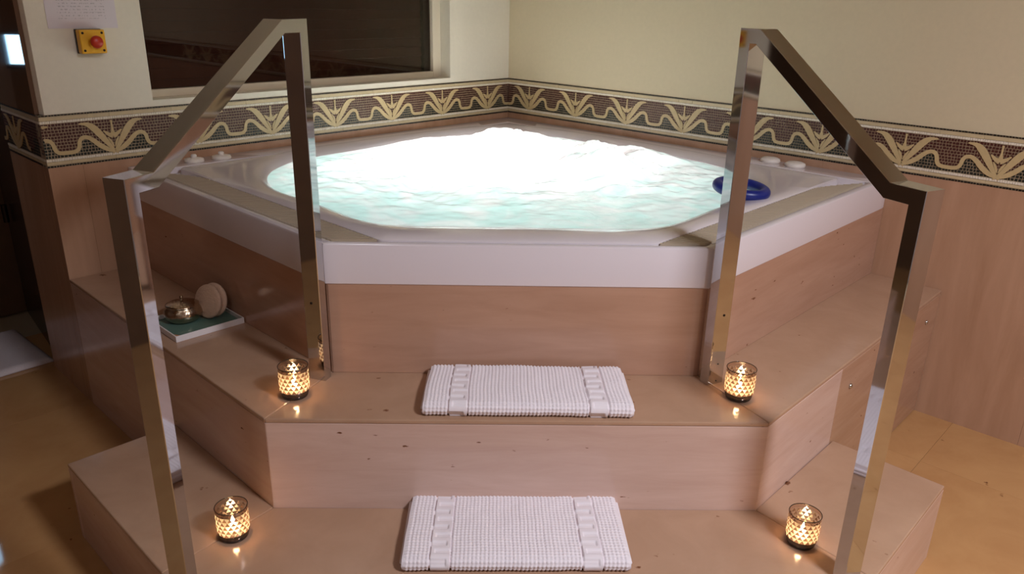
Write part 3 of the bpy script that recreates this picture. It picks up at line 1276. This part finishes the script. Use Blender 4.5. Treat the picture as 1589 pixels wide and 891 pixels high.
def candle(x, y, z, where, rotz):
    h = empty('candle_holder', (x, y, z), rotz)
    tag(h, 'mirrored glass candle holder with triangle pattern ' + where, 'candle holder', 'candle holders on the steps')
    obj('glass', None, None, None, h, me=GL)
    part('base', base_m, 'dark_glass', h)
    rm = part('rim', rim_m, 'dark_glass', h)
    rm.location = (0, 0, 0.086)
    t = empty('tealight', (x, y, z + 0.0102), rotz)
    tag(t, 'lit tealight glowing inside the holder ' + where, 'candle', 'lit tealights')
    part('cup', cup_m, 'tin', t)
    part('wax', wax_m, 'wax', t)
    part('wick', wick_m, 'wick', t)
    f = part('flame', fl_m, 'flame', t)
    f.location = (0, 0, 0.017)
    l_ = bpy.data.lights.new('candle_light', 'POINT')
    l_.energy = CANDLE_W
    l_.color = (1.0, 0.70, 0.40)
    l_.shadow_soft_size = 0.006
    lo_ = bpy.data.objects.new('candle_light', l_)
    COL.objects.link(lo_)
    lo_.parent = t
    lo_.location = (0, 0, 0.034)


candle(-0.574, -0.128, H2, 'at the left end of the upper step', 0.2)
candle(0.580, -0.118, H2, 'at the right end of the upper step', 1.1)
candle(-0.684, -0.358, H1, 'on the lower step near the left rail', 2.3)
candle(0.690, -0.374, H1, 'on the lower step near the right rail', 0.7)

# ------------------------------------------------------------------ tray with bowl and pads
ty = empty('tray', (-0.990, 0.330, H2), pi / 4)
tag(ty, 'white rectangular tray with a teal base on the left of the upper step', 'tray')
tw, td, thh = 0.108, 0.098, 0.019
obj('base', *box(-tw + 0.004, tw - 0.004, -td + 0.004, td - 0.004, 0.002, 0.006), 'tray_teal', ty)
obj('corner_inlay', *prism([(-tw + 0.005, -td + 0.005), (-tw + 0.040, -td + 0.005), (-tw + 0.012, -td + 0.055), (-tw + 0.005, -td + 0.055)], 0.0062, 0.0066), 'tray_orange', ty)
for bx in (box(-tw, tw, -td, -td + 0.004, 0, thh), box(-tw, tw, td - 0.004, td, 0, thh),
           box(-tw, -tw + 0.004, -td + 0.004, td - 0.004, 0, thh), box(tw - 0.004, tw, -td + 0.004, td - 0.004, 0, thh)):
    bevel(obj('side', *bx, 'tray_white', ty), 0.001)

bw = empty('lidded_bowl', (-1.034, 0.345, H2 + 0.0066))
tag(bw, 'round hammered metal bowl with a lid standing on the tray', 'bowl')
obj('body', *lathe([(0.034, 0.0), (0.046, 0.004), (0.0555, 0.016), (0.0575, 0.028), (0.053, 0.040), (0.046, 0.047), (0.045, 0.050)], 48), 'brass', bw, True)
ldv = obj('lid', *lathe([(0.049, 0.050), (0.0495, 0.053), (0.043, 0.056), (0.030, 0.060), (0.012, 0.063), (0.0, 0.0635)], 48, True, True), 'brass', bw, True)
obj('knob', *lathe([(0.004, 0.063), (0.003, 0.068), (0.0055, 0.073), (0.005, 0.078), (0.001, 0.080)], 20, True, True), 'brass', ldv, True)

pad = lathe([(0.0, 0.0), (0.048, 0.0005), (0.0525, 0.004), (0.054, 0.008), (0.0525, 0.012), (0.048, 0.0155), (0.0, 0.016)], 48, False)
for k, (x, y, lean, lab) in enumerate(((-0.957, 0.372, 14, 'round beige loofah pad leaning in front of its twin on the tray'),
                                       (-0.944, 0.388, 13, 'round beige loofah pad leaning behind its twin against the marble'))):
    o = obj('loofah_pad', pad[0], pad[1], 'loofah', None, True)
    # disc axis: horizontal, turned to face the viewer's left, leaning back
    o.rotation_euler = (radians(90 - lean), 0, radians(-28))
    o.location = (x, y, H2 + 0.0585)
    tag(o, lab, 'loofah pad', 'loofah pads on the tray')

# ------------------------------------------------------------------ things on the left wall
def on_wall(s, z, out=0.0):
    # s along the left wall from the corner; out towards the room
    return (-s * S2 + out * S2, YC - s * S2 - out * S2, z)


pp = obj('paper_notice', *box(-0.109, 0.109, -0.0012, 0.0, 0.0, 0.30), 'paper', None)
pp.location = on_wall(2.041, 1.346, -0.0035)
pp.rotation_euler = (0, 0, pi / 4)
tag(pp, 'white paper notice with faint printed lines taped to the plaster', 'notice')

es_box = empty('emergency_stop', on_wall(2.034, 1.266, -0.004), pi / 4)
tag(es_box, 'yellow emergency stop box with red button below the paper notice', 'switch')
bevel(obj('back_plate', *box(-0.041, 0.041, -0.012, 0.0, 0.0, 0.078), 'black_plastic', es_box), 0.002)
hb = bevel(obj('housing', *box(-0.040, 0.040, -0.046, -0.012, 0.001, 0.077), 'yellow_plastic', es_box), 0.004, 3)
b_ = obj('button', *lathe([(0.010, 0.0), (0.010, 0.010), (0.018, 0.013), (0.0205, 0.020), (0.018, 0.027), (0.010, 0.031), (0.0, 0.032)], 32, True, True), 'red_plastic', es_box, True)
b_.location = (0.004, -0.045, 0.039)
b_.rotation_euler = (pi / 2, 0, 0)
for sx in (-0.030, 0.030):
    for sz in (0.011, 0.067):
        s_ = obj('screw', *lathe([(0.004, 0), (0.004, 0.001), (0.002, 0.0012)], 12, True, True), 'screw_dark', es_box)
        s_.location = (sx, -0.046, sz)
        s_.rotation_euler = (pi / 2, 0, 0)

# bath mat on the dim floor at far left
P0, P1 = Vector((-1.905, 1.058)), Vector((-2.238, 1.360))
ex = (P1 - P0).normalized()
ey = Vector((-ex.y, ex.x))
if ey.x > 0:
    ey = -ey
V, F = [], []
nx_, ny_ = 40, 50
Lx, Ly = (P1 - P0).length, 0.62
for top in (1, 0):
    for i in range(nx_ + 1):
        for j in range(ny_ + 1):
            p_ = P0 + ex * (Lx * i / nx_) + ey * (Ly * j / ny_)
            ed = min(i, nx_ - i, j, ny_ - j)
            z = 0.022 * (0.35 if ed == 0 else 0.85 if ed == 1 else 1.0) + 0.002 * noise.noise((p_.x * 12, p_.y * 12, 0))
            V.append((p_.x, p_.y, z if top else 0.001))
st_ = ny_ + 1
hf2 = (nx_ + 1) * st_
for i in range(nx_):
    for j in range(ny_):
        a = i * st_ + j
        F.append((a, a + 1, a + st_ + 1, a + st_))
        F.append((hf2 + a, hf2 + a + st_, hf2 + a + st_ + 1, hf2 + a + 1))
bd = [i * st_ for i in range(nx_ + 1)] + [nx_ * st_ + j for j in range(1, ny_ + 1)] + [i * st_ + ny_ for i in range(nx_ - 1, -1, -1)] + [j for j in range(ny_ - 1, 0, -1)]
for a, b in zip(bd, bd[1:] + bd[:1]):
    F.append((a, b, hf2 + b, hf2 + a))
mt = obj('bath_mat', V, F, 'rug', None, True)
tag(mt, 'pale grey bath mat on the dark floor beside the door', 'mat')

# ------------------------------------------------------------------ ceiling lamps and the left fill
for k, (x, y, pw, colr, size) in enumerate(LAMPS):
    lp = empty('ceiling_lamp', (x, y, CEIL))
    tag(lp, ['round ceiling lamp above the right-hand floor', 'round ceiling lamp above the steps', 'added round fill lamp brightening the dim left side'][k], 'lamp', 'ceiling lamps')
    obj('housing', *lathe([(size * 0.62, -0.03), (size * 0.62, 0.0)], 32, False, False), 'tin', lp, True)
    ar = bpy.data.lights.new('lamp_light', 'AREA')
    ar.shape = 'DISK'
    ar.size = size
    ar.energy = pw
    ar.color = colr
    ar.spread = radians(165)
    ao = bpy.data.objects.new('lamp_light', ar)
    COL.objects.link(ao)
    ao.parent = lp
    ao.location = (0, 0, -0.035)
